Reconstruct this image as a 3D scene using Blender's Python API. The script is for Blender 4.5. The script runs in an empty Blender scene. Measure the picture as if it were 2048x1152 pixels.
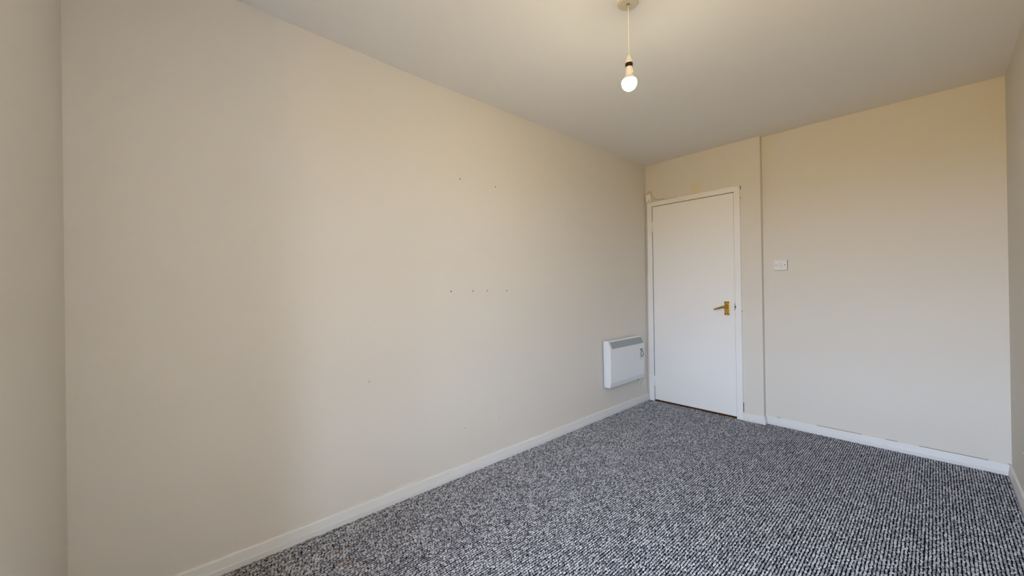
import bpy, bmesh, math, random
import numpy as np
from mathutils import Vector, Matrix

random.seed(7)
scene = bpy.context.scene
COL = scene.collection

# ------------------------------------------------------------------ camera
H = 2.40          # ceiling height
L = 3.6607        # far wall (door part)
DS = 0.0526       # the switch part of the far wall stands further back
XS = 1.0225       # where that step is
XR = 2.2779       # right wall
YB = -0.2644      # window wall, behind the camera

cam_d = bpy.data.cameras.new('camera')
cam = bpy.data.objects.new('camera', cam_d)
COL.objects.link(cam)
cam_d.sensor_width = 36.0
cam_d.lens = 762.319 / 2048 * 36
cam_d.clip_start = 0.01
fw = Vector((-0.74315, 0.66912, 0.00196)).normalized()
up = Vector((0.01144, 0.00978, 0.99989))
rt = fw.cross(up).normalized()
up = rt.cross(fw).normalized()
m = Matrix((rt, up, -fw)).transposed().to_4x4()
m.translation = Vector((1.98583, 0.0, 1.15784))
cam.matrix_world = m
scene.camera = cam

# ------------------------------------------------------------------ view + world
vs = scene.view_settings
vs.view_transform = 'Standard'
vs.look = 'None'
vs.gamma = 1.0
vs.use_curve_mapping = False
vs.exposure = 0.06

SKY = (3.50, 4.05, 5.45)
GROUND = (1.85, 1.15, 0.28)
SKY_STRENGTH = 8.0
world = bpy.data.worlds.new('overcast_sky')
scene.world = world
world.use_nodes = True
nt = world.node_tree
nt.nodes.clear()
wo = nt.nodes.new('ShaderNodeOutputWorld')
bg = nt.nodes.new('ShaderNodeBackground')
tc = nt.nodes.new('ShaderNodeTexCoord')
sp = nt.nodes.new('ShaderNodeSeparateXYZ')
rp = nt.nodes.new('ShaderNodeValToRGB')
rp.color_ramp.elements[0].position = 0.49
rp.color_ramp.elements[0].color = (*GROUND, 1)
rp.color_ramp.elements[1].position = 0.52
rp.color_ramp.elements[1].color = (*SKY, 1)
mr = nt.nodes.new('ShaderNodeMapRange')
mr.inputs['From Min'].default_value = -1
mr.inputs['From Max'].default_value = 1
nt.links.new(tc.outputs['Generated'], sp.inputs[0])
nt.links.new(sp.outputs['Z'], mr.inputs['Value'])
nt.links.new(mr.outputs[0], rp.inputs[0])
nt.links.new(rp.outputs[0], bg.inputs['Color'])
bg.inputs['Strength'].default_value = SKY_STRENGTH
nt.links.new(bg.outputs[0], wo.inputs[0])

# window opening in the wall behind the camera (daylight enters here)
WX0, WX1, WZ0, WZ1 = 1.52, 2.27, 0.40, 2.12
portal_d = bpy.data.lights.new('window_portal', 'AREA')
portal_d.shape = 'RECTANGLE'
portal_d.size = WX1 - WX0
portal_d.size_y = WZ1 - WZ0
portal_d.cycles.is_portal = True
portal = bpy.data.objects.new('window_portal', portal_d)
COL.objects.link(portal)
portal.location = ((WX0 + WX1) / 2, YB - 0.31, (WZ0 + WZ1) / 2)
portal.rotation_euler = (math.radians(90), 0, 0)      # shines into the room (+y)

BULB_STRENGTH = 185.0
BULB_COLOR = (1.0, 0.97, 0.74)


# ------------------------------------------------------------------ materials
def new_mat(name):
    mt = bpy.data.materials.new(name)
    mt.use_nodes = True
    n = mt.node_tree
    b = n.nodes['Principled BSDF']
    return mt, n, b


def plain(name, col, rough=0.5, metal=0.0, spec=0.5):
    mt, n, b = new_mat(name)
    b.inputs['Base Color'].default_value = (*col, 1)
    b.inputs['Roughness'].default_value = rough
    b.inputs['Metallic'].default_value = metal
    b.inputs['Specular IOR Level'].default_value = spec
    return mt


def noisy(name, c1, c2, scale, rough, bump=0.0, bscale=200.0, stretch=(1, 1, 1), spec=0.3, bdist=0.001):
    """two-colour mottled paint with fine relief"""
    mt, n, b = new_mat(name)
    t = n.nodes.new('ShaderNodeTexCoord')
    mp = n.nodes.new('ShaderNodeMapping')
    mp.inputs['Scale'].default_value = stretch
    n.links.new(t.outputs['Object'], mp.inputs[0])
    ns = n.nodes.new('ShaderNodeTexNoise')
    ns.inputs['Scale'].default_value = scale
    ns.inputs['Detail'].default_value = 4
    n.links.new(mp.outputs[0], ns.inputs['Vector'])
    mx = n.nodes.new('ShaderNodeMix')
    mx.data_type = 'RGBA'
    mx.inputs['A'].default_value = (*c1, 1)
    mx.inputs['B'].default_value = (*c2, 1)
    n.links.new(ns.outputs['Fac'], mx.inputs['Factor'])
    n.links.new(mx.outputs['Result'], b.inputs['Base Color'])
    b.inputs['Roughness'].default_value = rough
    b.inputs['Specular IOR Level'].default_value = spec
    if bump:
        n2 = n.nodes.new('ShaderNodeTexNoise')
        n2.inputs['Scale'].default_value = bscale
        n2.inputs['Detail'].default_value = 3
        n.links.new(mp.outputs[0], n2.inputs['Vector'])
        bp = n.nodes.new('ShaderNodeBump')
        bp.inputs['Strength'].default_value = bump
        bp.inputs['Distance'].default_value = bdist
        n.links.new(n2.outputs['Fac'], bp.inputs['Height'])
        n.links.new(bp.outputs[0], b.inputs['Normal'])
    return mt


M = {}
M['wall'] = noisy('cream_wall_paint', (0.725, 0.685, 0.615), (0.745, 0.705, 0.635), 1.3, 0.75, 0.12, 120, spec=0.2)
M['ceiling'] = noisy('white_ceiling_paint', (0.82, 0.81, 0.79), (0.84, 0.83, 0.81), 1.1, 0.85, 0.15, 60, spec=0.1)
M['gloss'] = noisy('white_gloss_trim_paint', (0.735, 0.735, 0.715), (0.765, 0.765, 0.745), 6, 0.42, 0.08, 90, spec=0.4)
M['arch'] = noisy('white_architrave_paint', (0.85, 0.84, 0.82), (0.88, 0.87, 0.85), 6, 0.42, 0.08, 90, spec=0.4)
M['door'] = noisy('white_door_paint', (0.86, 0.85, 0.825), (0.88, 0.87, 0.845), 3, 0.42, 0.22, 60, (1, 1, 0.03), spec=0.4)
M['plastic'] = plain('white_plastic', (0.80, 0.80, 0.80), 0.35)
M['old_plastic'] = plain('aged_ivory_plastic', (0.90, 0.89, 0.82), 0.45)
M['enamel'] = noisy('white_heater_enamel', (0.78, 0.80, 0.82), (0.80, 0.82, 0.84), 4, 0.38, spec=0.4)
M['grille'] = plain('grey_grille_metal', (0.17, 0.195, 0.205), 0.4, 0.2)
M['dark'] = plain('black_void', (0.02, 0.02, 0.02), 0.7)
M['ctrl'] = plain('pale_grey_control_plastic', (0.62, 0.63, 0.63), 0.4)
M['dial'] = plain('grey_dial_print', (0.11, 0.105, 0.09), 0.5)
M['brass'] = noisy('worn_brass', (0.46, 0.28, 0.04), (0.70, 0.45, 0.10), 60, 0.24, 0.1, 200, spec=0.5)
for nd in M['brass'].node_tree.nodes:
    if nd.type == 'BSDF_PRINCIPLED':
        nd.inputs['Metallic'].default_value = 0.9
M['brass_dark'] = plain('tarnished_brass', (0.055, 0.036, 0.014), 0.6, 0.2)
M['bakelite'] = plain('dark_red_bakelite', (0.022, 0.0025, 0.002), 0.5)
M['wood'] = noisy('dark_threshold_wood', (0.10, 0.04, 0.02), (0.22, 0.10, 0.045), 20, 0.6, 0.2, 80, (0.2, 1, 1))
M['plug'] = plain('brown_wall_plug', (0.03, 0.024, 0.018), 0.8)
M['rose'] = plain('yellowed_rose_plastic', (0.60, 0.545, 0.42), 0.5)
M['bars'] = plain('pale_grille_bars', (0.40, 0.44, 0.45), 0.4)
M['crack_shade_pale'] = plain('grey_brown_crack_shade', (0.22, 0.19, 0.13), 0.9)  # skirting cracks, plus painted shade beside the architrave and switch
M['tan'] = plain('dirty_tan_cable', (0.36, 0.29, 0.17), 0.6)
M['crack_shade'] = plain('brown_crack_shade', (0.06, 0.043, 0.018), 0.9)  # architrave cracks, plus painted shade in its left gap
M['upvc'] = plain('white_upvc', (0.82, 0.82, 0.82), 0.3)
M['backing'] = plain('carpet_backing', (0.010, 0.010, 0.014), 0.95, spec=0.05)

# bulb globe: it gives off light
mt = bpy.data.materials.new('glowing_bulb_glass')
mt.use_nodes = True
n = mt.node_tree
n.nodes.clear()
o_ = n.nodes.new('ShaderNodeOutputMaterial')
e_ = n.nodes.new('ShaderNodeEmission')
e_.inputs['Color'].default_value = (*BULB_COLOR, 1)
e_.inputs['Strength'].default_value = BULB_STRENGTH
n.links.new(e_.outputs[0], o_.inputs[0])
M['bulb'] = mt

# window glass: clear pane with a weak mirror reflection
mt = bpy.data.materials.new('window_glass')
mt.use_nodes = True
n = mt.node_tree
n.nodes.clear()
o_ = n.nodes.new('ShaderNodeOutputMaterial')
t_ = n.nodes.new('ShaderNodeBsdfTransparent')
t_.inputs['Color'].default_value = (0.95, 0.97, 0.96, 1)
g_ = n.nodes.new('ShaderNodeBsdfGlossy')
g_.inputs['Roughness'].default_value = 0.02
x_ = n.nodes.new('ShaderNodeMixShader')
x_.inputs[0].default_value = 0.06
n.links.new(t_.outputs[0], x_.inputs[1])
n.links.new(g_.outputs[0], x_.inputs[2])
n.links.new(x_.outputs[0], o_.inputs[0])
M['glass'] = mt

# carpet yarn: per-tuft shade + flecks of charcoal and pale grey + one brown spill
mt, n, b = new_mat('flecked_grey_carpet_yarn')
tco = n.nodes.new('ShaderNodeTexCoord')
at = n.nodes.new('ShaderNodeAttribute')
at.attribute_name = 'shade'
fl = n.nodes.new('ShaderNodeTexNoise')
fl.inputs['Scale'].default_value = 360
fl.inputs['Detail'].default_value = 2
n.links.new(tco.outputs['Object'], fl.inputs['Vector'])
lo = n.nodes.new('ShaderNodeTexNoise')
lo.inputs['Scale'].default_value = 9
lo.inputs['Detail'].default_value = 3
n.links.new(tco.outputs['Object'], lo.inputs['Vector'])


def mth(op, a, bb, c=None):
    k = n.nodes.new('ShaderNodeMath')
    k.operation = op
    for i, v in enumerate((a, bb, c)):
        if v is None:
            continue
        if isinstance(v, (int, float)):
            k.inputs[i].default_value = v
        else:
            n.links.new(v, k.inputs[i])
    return k.outputs[0]


v1 = mth('MULTIPLY_ADD', at.outputs['Fac'], 0.40, -0.20)
v2 = mth('MULTIPLY_ADD', fl.outputs['Fac'], 1.6, -0.27)
v3 = mth('MULTIPLY_ADD', lo.outputs['Fac'], 0.16, -0.08)
v = mth('ADD', mth('ADD', v1, v2), v3)
cr = n.nodes.new('ShaderNodeValToRGB')
els = cr.color_ramp.elements
els[0].position = 0.12
els[0].color = (0.030, 0.031, 0.042, 1)
els[1].position = 0.92
els[1].color = (0.73, 0.735, 0.77, 1)
e2 = els.new(0.42)
e2.color = (0.235, 0.24, 0.265, 1)
e3 = els.new(0.62)
e3.color = (0.485, 0.49, 0.525, 1)
n.links.new(v, cr.inputs[0])


def spot(cx, cy, r, col, amount, prev, cz=0.005, wob=0.10):
    vm = n.nodes.new('ShaderNodeVectorMath')
    vm.operation = 'DISTANCE'
    vm.inputs[1].default_value = (cx, cy, cz)
    n.links.new(tco.outputs['Object'], vm.inputs[0])
    d = mth('ADD', vm.outputs['Value'], mth('MULTIPLY_ADD', lo.outputs['Fac'], wob, -wob / 2))
    mrn = n.nodes.new('ShaderNodeMapRange')
    mrn.inputs['From Min'].default_value = r
    mrn.inputs['From Max'].default_value = r * 0.4
    mrn.inputs['To Max'].default_value = amount
    n.links.new(d, mrn.inputs['Value'])
    mx = n.nodes.new('ShaderNodeMix')
    mx.data_type = 'RGBA'
    mx.blend_type = 'MULTIPLY'
    n.links.new(mrn.outputs[0], mx.inputs['Factor'])
    n.links.new(prev, mx.inputs['A'])
    mx.inputs['B'].default_value = (*col, 1)
    return mx.outputs['Result']


col = spot(0.285, 0.545, 0.040, (0.85, 0.50, 0.30), 0.6, cr.outputs[0])
col = spot(0.20, 0.545, 0.024, (0.9, 0.62, 0.45), 0.45, col)
n.links.new(col, b.inputs['Base Color'])
b.inputs['Roughness'].default_value = 0.95
b.inputs['Specular IOR Level'].default_value = 0.08
M['yarn'] = mt


# ------------------------------------------------------------------ mesh helpers
def link(name, mesh, mat=None, parent=None):
    o = bpy.data.objects.new(name, mesh)
    COL.objects.link(o)
    if mat is not None:
        mesh.materials.append(M[mat] if isinstance(mat, str) else mat)
    if parent is not None:
        o.parent = parent
    return o


def obj(name, bm, mat, parent=None, smooth=False, bevel=0.0, segs=2):
    me = bpy.data.meshes.new(name)
    bmesh.ops.recalc_face_normals(bm, faces=bm.faces)
    bm.to_mesh(me)
    bm.free()
    if smooth:
        for p in me.polygons:
            p.use_smooth = True
    o = link(name, me, mat, parent)
    if bevel:
        md = o.modifiers.new('bevel', 'BEVEL')
        md.width = bevel
        md.segments = segs
        md.limit_method = 'ANGLE'
        md.angle_limit = math.radians(35)
    return o


def empty(name, loc, label=None, cat=None, kind=None):
    o = bpy.data.objects.new(name, None)
    o.empty_display_size = 0.05
    o.location = loc
    COL.objects.link(o)
    tag(o, label, cat, kind)
    return o


def tag(o, label=None, cat=None, kind=None, group=None):
    if label:
        o['label'] = label
    if cat:
        o['category'] = cat
    if kind:
        o['kind'] = kind
    if group:
        o['group'] = group
    return o


def box(bm, x0, x1, y0, y1, z0, z1, off=(0, 0, 0)):
    vs_ = [bm.verts.new((x - off[0], y - off[1], z - off[2]))
           for x in (x0, x1) for y in (y0, y1) for z in (z0, z1)]
    for f in ((0, 1, 3, 2), (4, 6, 7, 5), (0, 4, 5, 1), (2, 3, 7, 6), (0, 2, 6, 4), (1, 5, 7, 3)):
        bm.faces.new([vs_[i] for i in f])
    return bm


def B(*a, **k):
    return box(bmesh.new(), *a, **k)


def prism(pts, p0, p1, fn):
    """extrude a 2-D outline between two stations; fn(u, v, s) -> xyz"""
    bm = bmesh.new()
    a = [bm.verts.new(fn(u, w, p0)) for u, w in pts]
    c = [bm.verts.new(fn(u, w, p1)) for u, w in pts]
    k = len(pts)
    for i in range(k):
        j = (i + 1) % k
        bm.faces.new((a[i], a[j], c[j], c[i]))
    bm.faces.new(a)
    bm.faces.new(list(reversed(c)))
    return bm


def lathe(prof, seg=32, bm=None, origin=(0, 0, 0), axis='z'):
    """profile of (r, h) turned about an axis; r == 0 closes"""
    bm = bm or bmesh.new()

    def P(r, h, a):
        c, s = r * math.cos(a), r * math.sin(a)
        if axis == 'z':
            q = (c, s, h)
        elif axis == 'y':
            q = (c, h, s)
        else:
            q = (h, c, s)
        return (q[0] + origin[0], q[1] + origin[1], q[2] + origin[2])
    rings = []
    for r, h in prof:
        if r <= 1e-9:
            rings.append([bm.verts.new(P(0, h, 0))])
        else:
            rings.append([bm.verts.new(P(r, h, 2 * math.pi * i / seg)) for i in range(seg)])
    for A, C in zip(rings[:-1], rings[1:]):
        if len(A) == 1 and len(C) == 1:
            continue
        for i in range(seg):
            j = (i + 1) % seg
            if len(A) == 1:
                bm.faces.new((A[0], C[j], C[i]))
            elif len(C) == 1:
                bm.faces.new((A[i], A[j], C[0]))
            else:
                bm.faces.new((A[i], A[j], C[j], C[i]))
    return bm


def tube(path, radius, seg=10, bm=None):
    """round tube along a list of points; radius is a number or one per point"""
    bm = bm or bmesh.new()
    pts = [Vector(p) for p in path]
    rad = radius if isinstance(radius, (list, tuple)) else [radius] * len(pts)
    rings = []
    ref = None
    for i, p in enumerate(pts):
        t = (pts[min(i + 1, len(pts) - 1)] - pts[max(i - 1, 0)]).normalized()
        if ref is None:
            ref = Vector((0, 0, 1)) if abs(t.z) < 0.9 else Vector((1, 0, 0))
        u = (ref - t * ref.dot(t)).normalized()
        ref = u
        w = t.cross(u)
        rings.append([bm.verts.new(p + (u * math.cos(a) + w * math.sin(a)) * rad[i])
                      for a in [2 * math.pi * k / seg for k in range(seg)]])
    for A, C in zip(rings[:-1], rings[1:]):
        for i in range(seg):
            j = (i + 1) % seg
            bm.faces.new((A[i], A[j], C[j], C[i]))
    bm.faces.new(list(reversed(rings[0])))
    bm.faces.new(rings[-1])
    return bm


def smooth_path(pts, k=8):
    """Catmull-Rom through the points"""
    P = [Vector(p) for p in pts]
    P = [2 * P[0] - P[1]] + P + [2 * P[-1] - P[-2]]
    out = []
    for i in range(1, len(P) - 2):
        a, b_, c, d = P[i - 1:i + 3]
        for s in range(k):
            t = s / k
            out.append(0.5 * ((2 * b_) + (c - a) * t + (2 * a - 5 * b_ + 4 * c - d) * t * t
                              + (3 * b_ - a - 3 * c + d) * t ** 3))
    out.append(P[-2])
    return out


# ------------------------------------------------------------------ room shell
WT = 0.30
wall_left = tag(obj('wall_left', B(-WT, 0, YB - WT, L + 0.32, -0.1, 2.55), 'wall'),
                'long plain cream painted wall on the left with screw holes', None, 'structure')
tag(obj('wall_right', B(XR, XR + WT, YB - WT, L + 0.32, -0.1, 2.55), 'wall'),
    'cream painted wall at the right edge of the room', None, 'structure')

# far wall: door part (with the niche the door sits in) and the part set back beyond the step
DX0, DX1, DZ1 = 0.058, 0.832, 1.975
wm = noisy('cream_wall_paint_stained', (0.725, 0.685, 0.615), (0.745, 0.705, 0.635), 1.3, 0.75, 0.12, 120, spec=0.2)
n = wm.node_tree
pb = n.nodes['Principled BSDF']
src = pb.inputs['Base Color'].links[0].from_socket
tco = n.nodes.new('ShaderNodeTexCoord')
lo = n.nodes.new('ShaderNodeTexNoise')
lo.inputs['Scale'].default_value = 11
n.links.new(tco.outputs['Object'], lo.inputs['Vector'])
n.links.new(spot(0.50, L, 0.075, (1.0, 0.88, 0.60), 0.55, src, 2.075, 0.06), pb.inputs['Base Color'])
bm = bmesh.new()
box(bm, 0, DX0, L, L + 0.30, 0, 2.55)
box(bm, DX1, XS, L, L + 0.30, 0, 2.55)
box(bm, DX0, DX1, L, L + 0.30, DZ1, 2.55)
box(bm, DX0, DX1, L + 0.10, L + 0.30, 0, DZ1)
box(bm, XS, XR, L + DS, L + 0.30, 0, 2.55)
tag(obj('wall_back', bm, wm), 'cream end wall holding the white door, stepped back beside it', None, 'structure')

# window wall behind the camera
bm = bmesh.new()
box(bm, 0, WX0, YB - WT, YB, 0, 2.55)
box(bm, WX1, XR, YB - WT, YB, 0, 2.55)
box(bm, WX0, WX1, YB - WT, YB, 0, WZ0)
box(bm, WX0, WX1, YB - WT, YB, WZ1, 2.55)
tag(obj('wall_front', bm, 'wall'), 'cream window wall, its end just showing at the left edge', None, 'structure')

win = tag(empty('window_1', ((WX0 + WX1) / 2, YB - 0.25, WZ0)), 'white framed window in the near wall', None, 'structure')
ofs = win.location
bm = bmesh.new()
fr = 0.05
for a in ((WX0, WX0 + fr, WZ0, WZ1), (WX1 - fr, WX1, WZ0, WZ1),
          (WX0 + fr, WX1 - fr, WZ0, WZ0 + fr), (WX0 + fr, WX1 - fr, WZ1 - fr, WZ1)):
    box(bm, a[0], a[1], YB - 0.28, YB - 0.22, a[2], a[3], off=ofs)
obj('window_frame', bm, 'upvc', win)
xm = (WX0 + WX1) / 2
obj('mullion', B(xm - 0.03, xm + 0.03, YB - 0.28, YB - 0.22, WZ0 + fr, WZ1 - fr, off=ofs), 'upvc', win)
for x0, x1 in ((WX0 + fr, xm - 0.03), (xm + 0.03, WX1 - fr)):
    obj('pane', B(x0, x1, YB - 0.252, YB - 0.248, WZ0 + fr, WZ1 - fr, off=ofs), 'glass', win)
obj('window_sill', B(WX0, WX1, YB - 0.22, YB + 0.02, WZ0 - 0.02, WZ0 + 0.004, off=ofs), 'upvc', win, bevel=0.004)

# floor slab
tag(obj('floor', B(0, XR, YB, L + 0.10, -0.1, 0.0), 'backing'), 'room floor under the grey carpet', None, 'structure')

# ceiling: slightly uneven plaster
NX, NY = 24, 44
py = [-0.5, 0.0, 0.23, 0.37, 0.56, 0.97, 1.30, 1.70, 3.19, 3.66, 4.1]
pz = [0.014, 0.012, 0.010, 0.004, -0.001, -0.010, -0.0135, -0.008, -0.007, -0.003, -0.003]
bm = bmesh.new()
g = []
for i in range(NX + 1):
    x = -0.05 + (XR + 0.10) * i / NX
    row = []
    for j in range(NY + 1):
        y = YB - 0.05 + (L + 0.2 - YB) * j / NY
        s = min(max(x / XR, 0), 1)
        zl = float(np.interp(y, py, pz))
        zr = -0.018 * min(max((y - 1.5) / 2.2, 0), 1)
        zm = -0.002
        if s < 0.45:
            z = zl + (zm - zl) * s / 0.45
        else:
            q = (s - 0.45) / 0.55
            z = zm + (zr - zm) * q * q
        row.append(bm.verts.new((x, y, H + z)))
    g.append(row)
for i in range(NX):
    for j in range(NY):
        bm.faces.new((g[i][j], g[i][j + 1], g[i + 1][j + 1], g[i + 1][j]))
tv = [bm.verts.new(p) for p in ((-0.05, YB - 0.05, 2.55), (XR + 0.05, YB - 0.05, 2.55),
                                (XR + 0.05, L + 0.15, 2.55), (-0.05, L + 0.15, 2.55))]
bm.faces.new(tv)
ce = obj('ceiling', bm, 'ceiling', smooth=True)
tag(ce, 'white matt ceiling with slightly uneven plaster', None, 'structure')

# baseboards: bullnosed board, thin sloping top band above a square foot
HB, TB = 0.0667, 0.0145
PROF = [(0, 0), (TB, 0), (TB, 0.024), (TB - 0.0012, 0.027), (0.0090, HB - 0.005), (0.0072, HB - 0.001), (0.006, HB), (0, HB)]
tag(obj('baseboard_left', prism(PROF, YB, L - 0.0, lambda u, w, s: (u, s, w)), 'gloss'),
    'white skirting board running along the long left wall', None, 'structure')
tag(obj('baseboard_right', prism(PROF, YB, L + DS, lambda u, w, s: (XR - u, s, w)), 'gloss'),
    'white skirting board along the right wall', None, 'structure')
tag(obj('baseboard_back', prism(PROF, XS, XR, lambda u, w, s: (s, L + DS - u, w)), 'gloss'),
    'white skirting board below the light switch', None, 'structure')
bbk = bpy.data.objects['baseboard_back']
for x0, x1 in ((1.10, 1.13), (1.36, 1.62), (1.74, 1.80), (1.90, 2.19), (2.262, 2.272)):
    obj('joint_shade', B(x0, x1, L + DS - 0.0045, L + DS, HB - 0.0005, HB + 0.0022), 'crack_shade_pale', bbk)  # open crack between skirting top and plaster
bb = empty('baseboard_door', (0.87, L, 0), 'short white skirting board between door and wall step', None, 'structure')
obj('board', prism(PROF, 0.0 + 0.001, XS - 0.87, lambda u, w, s: (s, -u, w)), 'gloss', bb)
obj('return_board', prism(PROF, -TB, DS - TB, lambda u, w, s: (XS - 0.87 + u, s, w)), 'gloss', bb)
tag(obj('baseboard_front', prism(PROF, 0, XR, lambda u, w, s: (s, YB + u, w)), 'gloss'),
    'white skirting board under the window wall', None, 'structure')

# ------------------------------------------------------------------ carpet pile
PX, PY = 0.0115, 0.0128
nx = int((XR - 2 * 0.012) / PX)
y0c, y1c = YB + 0.012, L + DS - 0.014
ny = int((y1c - y0c) / PY)
rng = np.random.default_rng(3)
ii, jj = np.meshgrid(np.arange(nx), np.arange(ny), indexing='ij')
ii = ii.ravel()
jj = jj.ravel()
tx = 0.014 + (ii + 0.5) * (XR - 0.028) / nx + rng.normal(0, 0.0009, ii.size)
row_phase = rng.random(nx) * PY
ty = y0c + (jj + 0.5) * (y1c - y0c) / ny + (row_phase[ii] - PY / 2) + rng.normal(0, 0.0012, ii.size)
keep = ((ty < L - 0.012) | (tx > XS + 0.018)) & (ty < y1c) & (ty > y0c)
tx, ty = tx[keep], ty[keep]
N = tx.size
RS = 6
ang = np.arange(RS) * 2 * np.pi / RS
# each loop: foot ring, shoulder ring, crown
ring = np.array([[1.0, 0.0], [0.80, 0.70], [0.0, 1.0]])
hx = 0.0043 * rng.uniform(0.78, 1.22, N)
hy = 0.0072 * rng.uniform(0.9, 1.2, N)
hz = 0.0034 * rng.uniform(0.8, 1.2, N)
rot = rng.normal(0.12, 0.14, N)
lean = rng.normal(0.0, 0.0008, (N, 2))
V = np.zeros((N, 2 * RS + 1, 3), dtype=np.float32)
for k in range(2):
    ca = np.cos(ang)[None, :] * ring[k, 0] * hx[:, None]
    sa = np.sin(ang)[None, :] * ring[k, 0] * hy[:, None]
    c, s = np.cos(rot)[:, None], np.sin(rot)[:, None]
    V[:, k * RS:(k + 1) * RS, 0] = tx[:, None] + ca * c - sa * s + lean[:, :1] * ring[k, 1]
    V[:, k * RS:(k + 1) * RS, 1] = ty[:, None] + ca * s + sa * c + lean[:, 1:] * ring[k, 1]
    V[:, k * RS:(k + 1) * RS, 2] = (hz * ring[k, 1])[:, None] + 0.0005
V[:, 2 * RS, 0] = tx + lean[:, 0]
V[:, 2 * RS, 1] = ty + lean[:, 1]
V[:, 2 * RS, 2] = hz + 0.0005
quads = np.array([[i, (i + 1) % RS, RS + (i + 1) % RS, RS + i] for i in range(RS)])
tris = np.array([[RS + i, RS + (i + 1) % RS, 2 * RS] for i in range(RS)])
nv = 2 * RS + 1
base = (np.arange(N) * nv)[:, None]
loops = np.concatenate([(base + quads.ravel()[None, :]), (base + tris.ravel()[None, :])], axis=1).astype(np.int32)
sizes = np.tile(np.concatenate([np.full(RS, 4), np.full(RS, 3)]), N).astype(np.int32)
starts = np.concatenate([[0], np.cumsum(sizes)[:-1]]).astype(np.int32)
me = bpy.data.meshes.new('carpet')
me.vertices.add(N * nv)
me.vertices.foreach_set('co', V.reshape(-1))
me.loops.add(loops.size)
me.loops.foreach_set('vertex_index', loops.reshape(-1))
me.polygons.add(sizes.size)
me.polygons.foreach_set('loop_start', starts)
me.polygons.foreach_set('loop_total', sizes)
me.polygons.foreach_set('use_smooth', np.ones(sizes.size, dtype=bool))
me.update(calc_edges=True)
sh = me.attributes.new('shade', 'FLOAT', 'POINT')
sh.data.foreach_set('value', np.repeat(rng.random(N), nv).astype(np.float32))
carpet = link('carpet', me, 'yarn')
tag(carpet, 'charcoal and pale grey flecked ribbed loop carpet covering the floor', 'carpet', 'stuff')

# ------------------------------------------------------------------ door and its frame
trim = empty('trim_1', (0.445, L, 0), 'white painted wooden architrave around the door', None, 'structure')
t0 = trim.location
AP = 0.016
AX0, AX1, AIX0, AIX1 = 0.018, 0.871, 0.068, 0.824
ATZ, AIZ = 2.014, 1.970


def arch(x0, x1, z0, z1):
    return B(x0, x1, L - AP, L, z0, z1, off=t0)


obj('architrave', arch(AX0, AIX0, 0.001, ATZ), 'arch', trim, bevel=0.0012)
obj('architrave', arch(AIX1, AX1, 0.001, ATZ), 'arch', trim, bevel=0.0012)
obj('architrave_head', arch(AIX0 - 0.001, AIX1 + 0.001, AIZ, ATZ), 'arch', trim)

# dark strips: open joints at right and top; painted shade in the left gap
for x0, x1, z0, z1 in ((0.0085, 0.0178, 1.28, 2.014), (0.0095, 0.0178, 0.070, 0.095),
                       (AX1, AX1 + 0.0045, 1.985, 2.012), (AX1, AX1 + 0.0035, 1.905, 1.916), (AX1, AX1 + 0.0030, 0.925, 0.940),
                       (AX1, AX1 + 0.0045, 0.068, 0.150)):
    obj('joint_shade', B(x0, x1, L - 0.0025, L, z0, z1, off=t0), 'crack_shade', trim)
obj('joint_shade', B(0.0105, 0.0178, L - 0.0025, L, 0.095, 1.28, off=t0), 'crack_shade_pale', trim)  # paler painted shade for the lower part of the left gap
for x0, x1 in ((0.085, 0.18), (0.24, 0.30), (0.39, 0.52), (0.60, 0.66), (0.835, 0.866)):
    obj('joint_shade', B(x0, x1, L - 0.0025, L, ATZ, ATZ + 0.0035, off=t0), 'crack_shade', trim)

door = empty('door_1', (0.07, L, 0.0), 'plain white flush door with brass lever handle', None, 'structure')
d0 = door.location
YF = L - 0.003       # front face of the leaf
obj('door_leaf', B(0.0715, 0.8190, YF, YF + 0.040, 0.016, 1.9665, off=d0), 'door', door, bevel=0.003)
obj('threshold', B(DX0 + 0.002, DX1 - 0.002, L - 0.008, L + 0.099, 0.0005, 0.0045, off=d0), 'wood', door)
# painted-over hinges at the left edge
for z0, z1 in ((1.714, 1.816), (0.150, 0.252)):
    hb = B(0.0625, 0.0830, YF - 0.0035, YF + 0.002, z0, z1, off=d0)
    hg = obj('hinge', hb, 'door', door, bevel=0.001)
    obj('hinge_pin', lathe([(0, z0 - 0.002), (0.0045, z0), (0.0045, z1), (0, z1 + 0.002)], 12,
                           origin=(0.0680 - d0.x, YF - 0.005 - d0.y, -d0.z)), 'door', hg, smooth=True)
# lock keep and latch at the frame edge
obj('strike_plate', B(0.8185, 0.8250, YF - 0.009, YF + 0.002, 0.972, 1.002, off=d0), 'brass_dark', door)
lt = obj('latch_bolt', B(0.8180, 0.8260, YF - 0.010, YF + 0.002, 0.945, 0.971, off=d0), 'dark', door)
obj('latch_tongue', B(0.8240, 0.8310, L - AP - 0.0015, YF, 0.966, 0.980, off=d0), 'brass_dark', lt)
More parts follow.
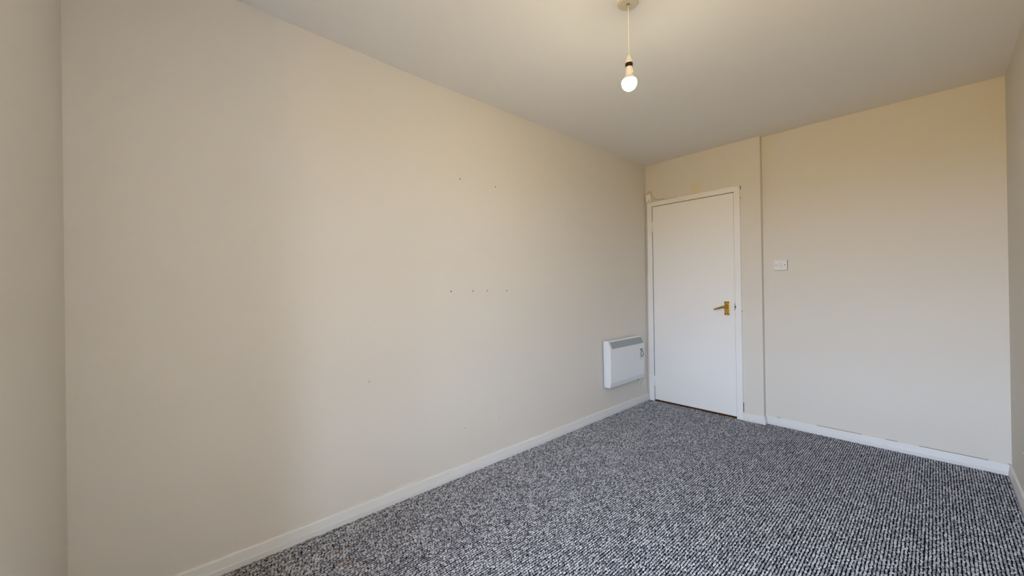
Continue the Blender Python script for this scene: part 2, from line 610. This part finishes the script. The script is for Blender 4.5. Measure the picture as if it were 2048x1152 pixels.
# brass lever on a short back plate
hp = empty('lever_handle', (0.754 - d0.x, YF - d0.y, 0.958 - d0.z))
hp.parent = door
obj('back_plate', B(-0.0205, 0.0205, -0.0065, 0, -0.0595, 0.0595), 'brass', hp, bevel=0.003)
bm = lathe([(0.0, -0.0065), (0.0155, -0.0065), (0.0145, -0.012), (0.0095, -0.016), (0.0085, -0.052),
            (0.0075, -0.0555), (0, -0.0565)], 20, origin=(0, 0, 0.014), axis='y')
obj('spindle', bm, 'brass', hp, smooth=True)
pl = smooth_path([(0.004, -0.046, 0.0145), (-0.022, -0.050, 0.011), (-0.055, -0.050, 0.001),
                  (-0.083, -0.048, -0.0085), (-0.094, -0.046, -0.012)], 6)
k = len(pl)
rads = [0.0118 - 0.0062 * (i / (k - 1)) ** 0.9 for i in range(k)]
rads[-1] *= 0.6
obj('lever', tube(pl, rads, 14), 'brass', hp, smooth=True)
for sx in (-0.0135, 0.0135):
    for sz in (-0.052, 0.052):
        obj('screw', lathe([(0, -0.0085), (0.0048, -0.0080), (0.0058, -0.0060), (0, -0.0060)], 12,
                           origin=(sx, 0, sz), axis='y'), 'brass_dark', hp, smooth=True)

# ------------------------------------------------------------------ pendant light
PXc, PYc = 1.116, 1.479
pend = empty('pendant_light', (PXc, PYc, 2.0), 'bare glowing bulb hanging on a white cord from the ceiling', 'pendant light')
rose = obj('ceiling_rose', lathe([(0, 0.372), (0.004, 0.372), (0.036, 0.372), (0.041, 0.374), (0.043, 0.378),
                                  (0.046, 0.398), (0.046, 0.404), (0, 0.404)], 48), 'rose', pend, smooth=False, bevel=0.001)
for a in range(24):
    an = 2 * math.pi * a / 24
    bmr = B(0.0425, 0.0465, -0.0022, 0.0022, 0.379, 0.398)
    bmesh.ops.rotate(bmr, cent=(0, 0, 0), matrix=Matrix.Rotation(an, 3, 'Z'), verts=bmr.verts)
    obj('grip_rib', bmr, 'plastic', rose)
obj('cord_hole', lathe([(0.0035, 0.3722), (0.0065, 0.3722), (0.0065, 0.3712), (0.0035, 0.3708)], 20), 'brass_dark', rose)
obj('cord', tube([(0, 0, 0.378), (0.0005, 0, 0.33), (0.0, 0.0005, 0.25), (0, 0, 0.145)], 0.0026, 10), 'plastic', pend, smooth=True)
holder = obj('lamp_holder', lathe([(0.003, 0.1530), (0.0062, 0.1525), (0.0095, 0.146), (0.0135, 0.134), (0.0168, 0.122),
                                   (0.0180, 0.1165), (0.0168, 0.1165), (0.0150, 0.122), (0.004, 0.140)], 32), 'plastic', pend, smooth=True)
obj('holder_core', lathe([(0, 0.136), (0.0135, 0.124), (0.0152, 0.117), (0.0152, 0.108), (0.0145, 0.101), (0, 0.100)], 28),
    'bakelite', holder, smooth=True)
bulb = obj('bulb', lathe([(0, 0.0025)] + [(0.0312 * math.sin(t), 0.0335 - 0.0312 * math.cos(t))
                          for t in np.linspace(0.12, 1.95, 22)], 40), 'bulb', pend, smooth=True)
obj('bulb_neck', lathe([(0.0290, 0.0445), (0.0297, 0.0452), (0.0280, 0.0510), (0.0215, 0.0585), (0.0185, 0.0625), (0.0172, 0.0640), (0.0172, 0.0680), (0.0148, 0.0690),
                        (0.0142, 0.1010), (0.0120, 0.1060), (0, 0.1065)], 32), 'plastic', bulb, smooth=False, bevel=0.0008)
obj('neck_tab', B(0.0120, 0.0185, -0.004, 0.004, 0.0720, 0.0860), 'old_plastic', bulb)

# ------------------------------------------------------------------ panel heater on the left wall
HY0, HY1 = 2.851, 3.430
heat = empty('panel_heater', (0.0, (HY0 + HY1) / 2, 0.27),
             'white electric panel heater on the left wall beside the door', 'heater')
h0 = heat.location
HP = [(0.014, 0.674), (0.020, 0.682), (0.055, 0.684), (0.088, 0.613), (0.088, 0.320), (0.077, 0.274), (0.016, 0.272)]
obj('body', prism(HP, HY0, HY1, lambda u, w, s: (u - h0.x, s - h0.y, w - h0.z)), 'enamel', heat, bevel=0.007, segs=3)
obj('wall_bracket', B(0.0, 0.016, HY0 + 0.05, HY1 - 0.05, 0.34, 0.62, off=h0), 'enamel', heat)
# sloped outlet grille: frame of slope coordinates
a0 = Vector((0.055, 0, 0.684))
a1 = Vector((0.088, 0, 0.613))
sl = (a1 - a0)
sn = Vector((-sl.z, 0, sl.x)).normalized()
if sn.x < 0:
    sn = -sn


def slope_box(bm, y0, y1, s0, s1, n0, n1):
    pts = []
    for y in (y0, y1):
        for s in (s0, s1):
            for nn in (n0, n1):
                q = a0 + sl * s + sn * nn
                pts.append(bm.verts.new((q.x - h0.x, y - h0.y, q.z - h0.z)))
    for f in ((0, 1, 3, 2), (4, 6, 7, 5), (0, 4, 5, 1), (2, 3, 7, 6), (0, 2, 6, 4), (1, 5, 7, 3)):
        bm.faces.new([pts[i] for i in f])
    return bm


GY0, GY1 = HY0 + 0.030, HY1 - 0.018
gr = obj('grille', slope_box(bmesh.new(), GY0, GY1, 0.20, 0.95, 0.0, 0.0006), 'grille', heat)
bm = bmesh.new()
k = 64
for i in range(k):
    y = GY0 + (GY1 - GY0) * (i + 0.5) / k
    slope_box(bm, y - 0.0022, y + 0.0022, 0.21, 0.94, 0.0004, 0.0030)
obj('grille_bars', bm, 'bars', gr)['kind'] = 'stuff'
for s in (0.20, 0.38, 0.57, 0.76, 0.945):
    obj('grille_rail', slope_box(bmesh.new(), GY0, GY1, s - 0.012, s + 0.012, 0.0004, 0.0036), 'grille', gr)
# control panel: button and round dial at the right end
cp = obj('control_panel', B(0.0875, 0.0892, 3.346, 3.421, 0.459, 0.570, off=h0), 'ctrl', heat, bevel=0.0006)
obj('panel_edge', B(0.0875, 0.0925, 3.421, 3.4265, 0.462, 0.570, off=h0), 'plastic', cp)
obj('button', lathe([(0, 0.0945), (0.0075, 0.0940), (0.0085, 0.0920), (0.0085, 0.0890)], 20,
                    origin=(-h0.x, 3.3615 - h0.y, 0.556 - h0.z), axis='x'), 'dark', cp, smooth=False)
dl = obj('dial', lathe([(0, 0.0915), (0.0265, 0.0910), (0.0275, 0.0890)], 32,
                       origin=(-h0.x, 3.382 - h0.y, 0.513 - h0.z), axis='x'), 'dial', cp)
obj('dial_knob', lathe([(0, 0.1010), (0.0175, 0.1005), (0.0195, 0.0985), (0.0205, 0.0912)], 28,
                       origin=(-h0.x, 3.382 - h0.y, 0.513 - h0.z), axis='x'), 'ctrl', dl)
obj('dial_pointer', B(0.1009, 0.1035, 3.3795, 3.3845, 0.499, 0.527, off=h0), 'dial', dl)
obj('rating_plate', B(0.0891, 0.0896, 3.352, 3.412, 0.463, 0.478, off=h0), 'enamel', cp)
# foot and white flex looping to the wall
obj('cable_gland', lathe([(0, 0.274), (0.007, 0.274), (0.006, 0.258), (0, 0.257)], 14,
                         origin=(0.050 - h0.x, 3.372 - h0.y, -h0.z)), 'dark', heat)
fp = smooth_path([(0.026, 3.400, 0.272), (0.026, 3.424, 0.232), (0.024, 3.452, 0.200), (0.022, 3.500, 0.184),
                  (0.018, 3.545, 0.194), (0.012, 3.556, 0.228), (0.008, 3.548, 0.255), (0.0, 3.540, 0.262)], 8)
obj('flex', tube([p - h0 for p in fp], 0.0036, 10), 'plastic', heat, smooth=True)

# ------------------------------------------------------------------ light switch
SXc, SZc = 1.1435, 1.3175
sw = empty('light_switch', (SXc, L + DS, SZc), 'white single rocker light switch on the end wall', 'light switch')
obj('plate', B(-0.0445, 0.0445, -0.0095, 0, -0.0425, 0.0425), 'plastic', sw, bevel=0.0022)
obj('plate_shadow', B(-0.0435, 0.0470, -0.0035, 0, -0.0450, 0.0420), 'crack_shade_pale', sw)  # dark piece painting the plate's shadow to the right and below
obj('rocker_surround', B(-0.0085, 0.0085, -0.0105, -0.009, -0.0170, 0.0170), 'ctrl', sw)
bm = prism([(0.0142, -0.010), (0.0142, -0.0165), (0.0, -0.0128), (-0.0142, -0.0112), (-0.0142, -0.010)], -0.0062, 0.0062,
           lambda u, w, s: (s, w, u))
obj('rocker', bm, 'plastic', sw)
for sx in (-0.0302, 0.0302):
    sc = obj('screw', lathe([(0, -0.0108), (0.0030, -0.0104), (0.0036, -0.0094), (0, -0.0094)], 14, origin=(sx, 0, 0), axis='y'),
             'brass_dark', sw)

# ------------------------------------------------------------------ alarm contact above the door corner
al = empty('alarm_sensor', (0.037, L, 2.016), 'small ivory sensor box with thin cable above the door corner', 'sensor')
l0 = al.location
obj('housing', B(0.0100, 0.0630, L - 0.024, L, 2.0175, 2.0940, off=l0), 'old_plastic', al, bevel=0.004)
obj('cover', B(0.0150, 0.0580, L - 0.0275, L - 0.023, 2.0240, 2.0880, off=l0), 'old_plastic', al, bevel=0.002)
obj('screw', lathe([(0, -0.0300), (0.0030, -0.0295), (0.0034, -0.0270), (0, -0.0270)], 12,
                   origin=(0.048 - l0.x, 0, 2.036 - l0.z), axis='y'), 'brass_dark', al)
ap = smooth_path([(0.024, L - 0.010, 2.090), (0.026, L - 0.006, 2.110), (0.040, L - 0.004, 2.127), (0.058, L - 0.003, 2.119),
                  (0.067, L - 0.003, 2.088), (0.078, L - 0.003, 2.062), (0.112, L - 0.003, 2.039), (0.150, L - 0.003, 2.027),
                  (0.172, L - 0.004, 2.024), (0.186, L - 0.004, 2.033), (0.198, L - 0.004, 2.022), (0.260, L - 0.004, 2.0175),
                  (0.330, L - 0.004, 2.0165)], 6)
obj('cable', tube([p - l0 for p in ap], 0.0020, 8), 'tan', al, smooth=True)

# ------------------------------------------------------------------ little junction box at the right edge
so = empty('junction_box', (XR, 3.045, 0.318), 'tiny white junction box low on the right wall at the photo edge', 'junction box')
obj('housing', B(-0.014, 0, -0.028, 0.028, -0.013, 0.013), 'plastic', so, bevel=0.003)
obj('lid', B(-0.0165, -0.0135, -0.024, 0.024, -0.0105, 0.0105), 'plastic', so, bevel=0.001)
obj('screw', lathe([(0, -0.0178), (0.0026, -0.0174), (0.0030, -0.0163), (0, -0.0163)], 12, axis='x'), 'brass_dark', so)
obj('cable', tube([(-0.004, -0.026, 0), (-0.004, -0.06, -0.004), (-0.004, -0.10, -0.03), (-0.0045, -0.115, -0.10),
                   (-0.0045, -0.116, -0.245)], 0.0022, 8), 'plastic', so, smooth=True)

# ------------------------------------------------------------------ screw holes left in the long wall
for y, z, r, ring_ in ((1.363, 1.851, 0.0040, 0), (1.651, 1.849, 0.0040, 0), (1.285, 1.147, 0.0042, 0),
                       (1.451, 1.147, 0.0040, 0), (1.569, 1.147, 0.0038, 0), (1.739, 1.145, 0.0038, 0),
                       (1.654, 0.291, 0.0036, 1), (1.371, 0.289, 0.0036, 1)):
    if ring_:
        pr = obj('wall_plug', lathe([(r, 0.0), (r, 0.0016), (r + 0.0052, 0.0010), (r + 0.0058, 0.0)], 18,
                                    origin=(0, y, z), axis='x'), 'plastic', wall_left)
        obj('screw_hole', lathe([(0, 0.0006), (r, 0.0006), (r, 0)], 14, origin=(0, y, z), axis='x'), 'plug', pr)
    else:
        obj('screw_hole', lathe([(0, 0.0005), (r, 0.0005), (r, 0)], 14, origin=(0, y, z), axis='x'), 'plug', wall_left)
obj('filler_spot', lathe([(0, 0.0009), (0.005, 0.0007), (0.0065, 0)], 16, origin=(0, 0.775, 0.684), axis='x'),
    plain('grey_filler', (0.60, 0.575, 0.50), 0.8), wall_left, smooth=True)
